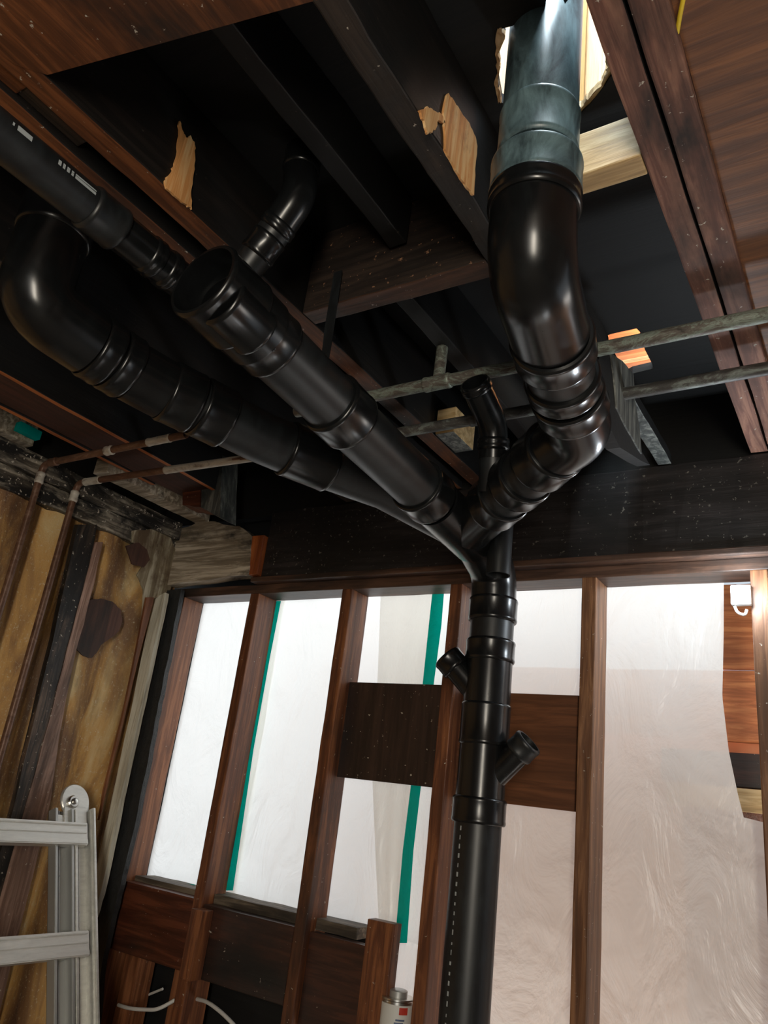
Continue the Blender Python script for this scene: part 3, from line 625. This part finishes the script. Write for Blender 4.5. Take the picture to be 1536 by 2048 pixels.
# printed line up the long pipe
rnd = random.Random(3)
for k in range(34):
    bm = bmesh.new()
    t = k/33; pz = -.70+.66*t
    if .28 < t < .36: h = .020
    else: h = rnd.uniform(.004,.011)
    a0 = math.radians(252); pr = R4+.0004; wdt = .06 if .28 < t < .36 else rnd.uniform(.02,.045)
    q = [bm.verts.new((SX+pr*math.cos(a0+s*wdt), SY+pr*math.sin(a0+s*wdt), pz+zz)) for s,zz in ((-1,0),(1,0),(1,h),(-1,h))]; bm.faces.new(q)
    P('printed_mark', bm, PRINT, root)
# sweep at the top of the stack into the horizontal trunk
TZ = lambda y: .655+(1.60-y)*.0828      # height of trunk axis at Y
TX = -.848
neck = bend([(SX,SY,z['s6']-.02),(SX,SY-.01,.61),(TX,SY-.14,.655),(TX,1.585,.66)], [.07,.07], 10)
P('sweep_bend', tube(bmesh.new(), neck, .0600, 44), ABS, root)

# --- horizontal trunk towards the camera
def T(y): return Vector((TX, y, TZ(y)))
root = thing('horizontal_drain_trunk', 'large black drain pipe running from the stack towards an open bell end at left', 'drain pipe', T(1.5))
w = P('wye_fitting', wye_body(T(1.66), T(1.44), .0605), ABS, root)
P('hub', hub(T(1.425),T(1.350), .0655), ABS, w)
P('pipe', tube(bmesh.new(), [T(1.40),T(1.05)], R4), ABS_D, root)
P('coupling', hub(T(1.082),T(1.004), .0650), ABS, root)
P('pipe', tube(bmesh.new(), [T(1.03),T(.80)], R4), ABS_D, root)
P('coupling', hub(T(.835),T(.785), .0625), ABS, root)
bell = P('bell_fitting', tube(bmesh.new(), [T(.790),T(.735)], .0655, 48), ABS, root)
P('open_bell', hub(T(.745), T(.650), .0690, .061), ABS, bell)
bm = bmesh.new(); lathe(bm, [(0,.046),(0,.0605),(.004,.0605),(.004,.046)], T(.705), T(.8)-T(.705), closed=True); P('stop_ring', bm, ABS_D, bell)
off = Vector((.024,0,-.026))
P('side_inlet', hub(T(.762)+off, T(.672)+off, .0460, .041), ABS, bell)
P('raised_dot', lathe(bmesh.new(), [(0,.004),(.002,.0035),(.003,0)], T(.79)+Vector((.044,0,-.044)), (1,0,-1), 12), ABS, bell)

# --- right branch: riser through the ceiling, sweep, elbow, into the wye
RX, RY = -.357, .800
root = thing('riser_branch', 'large black drain pipe rising through the ceiling hole and curving down to the stack', 'drain pipe', (RX,RY,.75))
P('upper_pipe', tube(bmesh.new(), [(RX,RY,.985),(RX,RY,2.2)], R4), ABS_T, root, 'dusty upper pipe with grey-blue daylight painted in')
P('upper_coupling', hub((RX,RY,.905),(RX,RY,.990), .0600), ABS_T, root, 'scratched dusty coupling with painted daylight tint')
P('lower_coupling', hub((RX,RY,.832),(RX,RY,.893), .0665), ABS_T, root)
p1 = Vector((-.398,1.005,.712)); p2 = Vector((-.418,1.115,.706)); p3 = Vector((-.432,1.225,.700))
sw = bend([(RX,RY,.84),(RX,RY,.722),(-.366,.86,.704),p1], [.09,.05], 14)
sw = bend([(RX,RY,.84),(RX-.002,RY+.004,.715),p1], [.105], 22)
P('long_sweep', tube(bmesh.new(), sw, .0625, 52), ABS, root)
P('riser_collar', hub((RX,RY,.805),(RX,RY,.838), .0668), ABS, root)
P('hub', hub(lerp(p1,sw[-2],.0)-Vector((-.012,.045,.004)), p1+(p2-p1)*.12, .0670), ABS, root)
P('pipe', tube(bmesh.new(), [p1,p2,p3], R4), ABS_D, root)
P('coupling', hub(lerp(p1,p2,.62), lerp(p2,p3,.0), .0650), ABS, root)
p4 = Vector((-.520,1.318,.690)); p5 = Vector((-.700,1.470,.668)); p6 = Vector((-.846,1.600,.655))
P('elbow_hub', hub(lerp(p2,p3,.10), lerp(p2,p3,.62), .0660), ABS, root)
el = bend([lerp(p2,p3,.6), (-.438,1.262,.698), p4], [.07], 14)
P('elbow', tube(bmesh.new(), el, .0600, 44), ABS, root)
P('elbow_hub', hub(lerp(p4,p5,-.10), lerp(p4,p5,.22), .0655), ABS, root)
P('pipe', tube(bmesh.new(), [p4,p5], R4), ABS_D, root)
P('coupling', hub(lerp(p4,p5,.42), lerp(p4,p5,.66), .0655), ABS, root)
P('wye_branch', tube(bmesh.new(), [p5,lerp(p5,p6,.85)], .0600, 44), ABS, root)
P('wye_hub', hub(lerp(p4,p5,.84), lerp(p5,p6,.16), .0655), ABS, root)

# --- small vent stub
root = thing('vent_stub', 'slim black vent pipe hanging open-ended in front of the stack top', 'vent pipe', (-.782,1.668,.56))
vx, vy = -.779, 1.668
P('stub_pipe', tube(bmesh.new(), [(vx,vy,.556),(vx,vy,.80)], R2, 36, .004), ABS_D, root)
root = thing('vent_elbow', 'slim black elbow pipe standing up in front of the green and sooty copper pipes', 'vent pipe', (-.685,1.40,.68))
e0 = onY(984,985,1.42); e1 = onY(988,850,1.375); e2 = onY(948,764,1.275)
P('pipe', tube(bmesh.new(), [e0,lerp(e0,e1,.55)], R2, 36, .004), ABS_D, root)
P('elbow', tube(bmesh.new(), bend([lerp(e0,e1,.5),e1,e2],[.06],12), .032, 36, .004), ABS, root)
P('open_hub', hub(lerp(e1,e2,.80), lerp(e1,e2,.97), .0345, .028), ABS, root)
P('collar', hub(lerp(e0,e1,.62), lerp(e0,e1,.80), .0355), ABS, root)

# --- left branch: elbow, 22.5 bend, long run into the trunk
root = thing('left_drain_branch', 'large black drain pipe with a big elbow at the far left joining the trunk', 'drain pipe', (-1.20,.58,.8))
q0 = Vector((-1.207,.582,.745)); q1 = Vector((-1.190,.800,.728)); q2 = Vector((-1.170,.885,.722)); q3 = Vector((-1.135,.975,.717)); q4 = Vector((-1.105,1.085,.712)); q5 = Vector((-1.045,1.225,.706)); q6 = Vector((-.955,1.385,.700)); q7 = Vector((-.868,1.56,.668))
P('riser_pipe', tube(bmesh.new(), [(-1.207,.582,.93),(-1.207,.582,1.15)], R4), ABS_D, root)
P('riser_hub', hub((-1.207,.582,.885),(-1.207,.582,.955), .0665), ABS, root)
q05 = Vector((-1.200,.705,.735))
P('long_sweep', tube(bmesh.new(), bend([(-1.207,.582,.90),q0,q05],[.12],22), .0625, 52), ABS, root)
run = bend([q05,q1,q2,q3,q4,q5,q6,q7], [0,.05,.05,0,0,0], 8)
def at_px(px):
    # point of the run whose image column is px
    for u, v in zip(run[:-1], run[1:]):
        def col(p): d = p; return 768+F*d.dot(rx)/d.dot(fw)
        cu, cv = col(u), col(v)
        if cu <= px <= cv and cv > cu: return lerp(u, v, (px-cu)/(cv-cu))
    return run[0]
P('pipe', tube(bmesh.new(), run, R4, 44), ABS_D, root)
P('hub', hub(at_px(182), at_px(217), .0655), ABS, root)
P('hub', hub(at_px(221), at_px(257), .0655), ABS, root)
P('bend', tube(bmesh.new(), [p for p in run if at_px(257).y <= p.y <= at_px(335).y], .0610, 44), ABS, root)
P('hub', hub(at_px(331), at_px(390), .0650), ABS, root)
P('hub', hub(at_px(395), at_px(452), .0650), ABS, root)
P('coupling', hub(at_px(570), at_px(660), .0635), ABS, root)

# --- slim pipe at upper left with print
root = thing('small_drain_pipe', 'slimmer black drain pipe with white print running under the joists at upper left', 'drain pipe', (-.985,.3,.81))
c0, c1 = Vector((-.985,-.6,.806)), Vector((-.985,.560,.815))
P('pipe', tube(bmesh.new(), [c0,c1], .0335, 40, .004), ABS_D, root)
P('hub', hub(lerp(c0,c1,.955), c1+Vector((0,.012,0)), .0375), ABS_D, root)
c2 = Vector((-.985,.57,.816)); c3 = Vector((-.984,.72,.816)); c4 = Vector((-.95,1.02,.80)); c5 = Vector((-.87,1.16,.715))
P('fitting', tube(bmesh.new(), [c2,c3,c4,c5], .0325, 36, .004), ABS, root)
P('hub', hub((-.985,.628,.816),(-.985,.655,.816), .0350), ABS, root)
P('hub', hub((-.985,.668,.816),(-.985,.69,.816), .0355), ABS, root)
def mark(bm, y0, y1, a, da, r=.0339):
    q = []
    for yy, s in ((y0,-1),(y1,-1),(y1,1),(y0,1)):
        an = math.radians(a+s*da); q.append(bm.verts.new((-.985+r*math.cos(an), yy, .8135+r*math.sin(an))))
    bm.faces.new(q)
A0 = 8
for (a,b,kind) in ((.300,.3045,0),(.308,.311,0),(.314,.3185,0),(.322,.325,0),(.328,.333,0),(.357,.360,1),(.365,.388,2),(.432,.437,0),(.440,.444,0),(.447,.452,0),(.455,.459,0),(.462,.500,2),(.512,.518,1)):
    bm = bmesh.new(); mark(bm, a, b, A0, {0:8,1:5,2:8}[kind]); P('printed_mark', bm, PRINT, root)

# --- small pipe dropping from the bay beside the torn joist
root = thing('small_drop_pipe', 'short black pipe with elbow dropping from the dark bay behind the open bell', 'drain pipe', (-.82,.785,1.05))
g0 = onY(602,340,.785); g1 = onY(598,395,.785); g2 = onY(560,448,.785); g3 = onY(500,528,.785); g4 = g3+(g3-g2).normalized()*.06
P('upper_hub', hub(g0+Vector((0,0,.045)), g0+Vector((0,0,-.005)), .0345), ABS, root)
P('elbow', tube(bmesh.new(), bend([g0, g1, g2],[.05],10), .0315, 36, .004), ABS, root)
P('hub', hub(lerp(g2,g3,-.05), lerp(g2,g3,.20), .0335), ABS, root)
P('pipe', tube(bmesh.new(), [g2,g3,g4], .0302, 36, .004), ABS_D, root)
P('hub', hub(lerp(g2,g3,.30), lerp(g2,g3,.80), .0330), ABS, root)

# pipe strap hanging at the middle
pts = [onY(x,y,1.0) for x,y in ((668,545),(684,540),(662,690),(654,735),(640,735),(650,650))]
tag(obj('pipe_strap', prism(flat(pts,1,1.0),(0,.002,0)), ABS_D), 'thin black hanger strap dropping behind the trunk pipe', 'pipe strap')

# ================================================================== LAMP, CORD
root = thing('work_lamp', 'small glaring work lamp clamped under the top plate at right', 'lamp', (-.27,1.96,.57))
P('lamp_housing', box(-.293,-.247,1.958,1.978,.546,.596,bev=.004), simple('lamp_shell',(.7,.7,.7),.4), root)
P('lamp_face', box(-.290,-.250,1.950,1.957,.549,.593,bev=.002), LAMP, root)
P('lamp_hook', tube(bmesh.new(), bend([(-.286,1.97,.546),(-.280,1.965,.527),(-.262,1.962,.520),(-.258,1.962,.534)],.012), .0035, 12, 0), LABELW, root)
lp = bpy.data.lights.new('lamp_glow','POINT'); lp.energy = 5; lp.color=(.82,.92,1); lp.shadow_soft_size=.03
lo = bpy.data.objects.new('lamp_glow',lp); COL.objects.link(lo); lo.location=(-.27,1.925,.575+H)
cord = [onZ(x,y,.95) for x,y in ((1368,-60),(1366,0),(1360,30),(1354,66))]; cord[0].z += .01
tag(obj('yellow_cord', tube(bmesh.new(), cord, .0030, 12, 0), YELL, smooth=True), 'yellow cord hanging against the plywood at upper right', 'cord')

# ================================================================== CABLES, CLAMP, CAN
tag(obj('white_cable', tube(bmesh.new(), bend([onY(237,2010,2.03),onY(262,2018,2.0),onY(315,2020,2.0),onY(350,2000,2.03)],.05), .0055, 14, 0), CABLE, smooth=True), 'white cable sagging between the first and second studs', 'cable')
tag(obj('white_cable', tube(bmesh.new(), bend([onY(393,1998,2.035),onY(415,2003,2.0),onY(450,2030,1.97),onY(490,2075,1.95)],.05), .0055, 14, 0), CABLE, smooth=True), 'white cable coming out of the second stud towards the camera', 'cable')
tag(obj('white_cable', tube(bmesh.new(), [onY(276,1998,2.14),onY(325,1978,2.10)], .004, 12, 0), CABLE, smooth=True), 'short dim white cable end in the dark cavity', 'cable')
root = thing('pipe_clamp', 'round metal clamp in the dark cavity above the white cable', 'clamp', onY(282,1945,2.13))
cc = onY(282,1945,2.13); bm = bmesh.new()
tube(bm, [cc+Vector((.016*math.cos(a),0,.018*math.sin(a))) for a in [math.radians(k*15-60) for k in range(20)]], .003, 10, 0)
P('ring', bm, STEEL, root); P('tab', box(cc.x-.012,cc.x+.006,cc.y-.003,cc.y+.003,cc.z-.022,cc.z-.014,bev=.001), STEEL, root)

# solvent can
ct = onY(797,1984,2.015); cx, cy, cz = ct.x, 2.015, ct.z-.004
root = thing('solvent_can', 'small white labelled solvent cement can behind the fourth stud at the bottom', 'can', (cx,cy,-.598))
RC_ = .043
P('body', lathe(bmesh.new(), [(0,0),(0,RC_-.002),(.002,RC_),(.004,RC_-.0015),(cz+.598-.012,RC_-.0015),(cz+.598-.010,RC_),(cz+.598-.006,RC_),(cz+.598-.005,RC_-.006),(cz+.598-.007,0)], (cx,cy,-.598), (0,0,1)), STEEL, root)
P('cap', lathe(bmesh.new(), [(0,.0),(0,.024),(.014,.024),(.016,.021),(.016,0)], (cx,cy,cz-.006), (0,0,1), 32), ALU_D, root)
P('label', lathe(bmesh.new(), [(.008,RC_-.0008),(cz+.598-.018,RC_-.0008)], (cx,cy,-.598), (0,0,1)), LABELW, root, 'white paper label with red and blue print')
def can_patch(bm, a0, a1, z0, z1, r=RC_-.0002, n=6):
    v0 = [bm.verts.new((cx+r*math.cos(math.radians(a0+(a1-a0)*k/n)), cy+r*math.sin(math.radians(a0+(a1-a0)*k/n)), z0)) for k in range(n+1)]
    v1 = [bm.verts.new((v.co.x,v.co.y,z1)) for v in v0]
    for k in range(n): bm.faces.new((v0[k],v0[k+1],v1[k+1],v1[k]))
for a0,a1,z0,z1,m,nm in ((-52,-20,.038,.022,LABELR,'red_mark'),(-62,-30,.052,.048,LABELB,'print_line'),(-66,-34,.060,.055,LABELB,'print_line'),(-60,-36,.068,.064,LABELB,'print_line'),(-105,-90,.078,.074,LABELB,'print_line'),(-118,-104,.105,.101,LABELB,'print_line')):
    bm = bmesh.new(); can_patch(bm, a0, a1, cz-z0, cz-z1); P(nm, bm, m, root)

# ================================================================== LADDER
LT = onX(145,1570,-2.225); LB = onY(147,2048,LT.y); ed = (LB-LT).normalized(); ey = Vector((0,1,0)); en = ed.cross(ey).normalized()
if en.x < 0: en = -en
def LP(y, s, n=0): return LT + ey*y + ed*s + en*n
def lbox(bm, y0,y1,s0,s1,n0,n1,bev=.0015):
    pts = [LP(y,s,n) for (y,s,n) in ((y0,s0,n0),(y1,s0,n0),(y1,s1,n0),(y0,s1,n0),(y0,s0,n1),(y1,s0,n1),(y1,s1,n1),(y0,s1,n1))]
    vs = [bm.verts.new(p) for p in pts]; fs = [bm.faces.new([vs[i] for i in q]) for q in ((0,3,2,1),(4,5,6,7),(0,1,5,4),(1,2,6,5),(2,3,7,6),(3,0,4,7))]
    bmesh.ops.bevel(bm, geom=list({e for f in fs for e in f.edges}), offset=bev, segments=2, affect='EDGES')
    return bm
SL = (1.65+LT.z)/abs(ed.z) - .03
root = thing('folding_ladder', 'scuffed aluminium folding ladder leaning on the left wall', 'ladder', tuple(LP(0,SL)))
def rail(y, dark=False):
    bm = bmesh.new(); lbox(bm, y,y+.068,.08,SL,-.018,-.014); lbox(bm, y,y+.010,.08,SL,-.018,.016); lbox(bm, y+.058,y+.068,.08,SL,-.018,.016); lbox(bm,y+.028,y+.034,.08,SL,-.014,-.006)
    return bm
P('outer_rail', rail(-.003), ALU, root); P('inner_rail', rail(-.075), ALU_D, root)
P('outer_rail', rail(-.55), ALU, root); P('inner_rail', rail(-.478), ALU_D, root)
bm = bmesh.new(); lbox(bm, .060,.070,.075,SL,-.004,.024); P('edge_flange', bm, ALU, root)
# hinge at the top
h = P('hinge', lathe(bmesh.new(), [(0,0),(0,.050),(.003,.053),(.009,.053),(.012,.050),(.012,0)], LP(.010,.050,-.008), en, 40), ALU, root)
P('hinge_plate', lathe(bmesh.new(), [(0,0),(0,.048),(.004,.050),(.008,.048),(.008,0)], LP(.030,.056,-.026), en, 40), ALU_D, h)
P('lock_knob', lathe(bmesh.new(), [(0,.020),(.006,.020),(.010,.016),(.010,.010),(.016,.009),(.018,.006),(.018,0)], LP(-.004,.056,.004), en, 28), STEEL, h)
bm = bmesh.new(); lbox(bm, -.036,.050,.070,.165,.000,.006,.002); lbox(bm, -.060,-.008,.095,.175,-.006,.001,.002); P('hinge_leg', bm, ALU, h)
for dy,ds in ((.015,.235),(.018,.30),(-.045,.27)): P('lock_hole', lathe(bmesh.new(), [(0,.007),(.002,.007),(.002,0)], LP(dy,ds,-.012), en, 16), BLACK, root)
bm = bmesh.new(); lbox(bm,-.068,-.035,.255,.315,-.0135,-.0128,.0002); P('sticker', bm, LABELW, root)
def rung(s):
    bm = bmesh.new(); H_ = .068
    lbox(bm, -.50,.042,s,s+H_,-.006,.020,.003)
    lbox(bm, -.50,.036,s+.002,s+.010,.016,.026,.002); lbox(bm, -.50,.036,s+.028,s+.034,.017,.024,.0015); lbox(bm, -.50,.036,s+.050,s+.068,.014,.029,.003)
    return bm
s1 = (onY(155,1650,LT.y).z-LT.z)/ed.z; s2 = (onY(155,1868,LT.y).z-LT.z)/ed.z; st = s2-s1
k = 0
while s1+st*k < SL-.05:
    P('rung', rung(s1+st*k), ALU, root); k += 1
for o in bpy.data.objects:
    if '_o' in o: del o['_o']
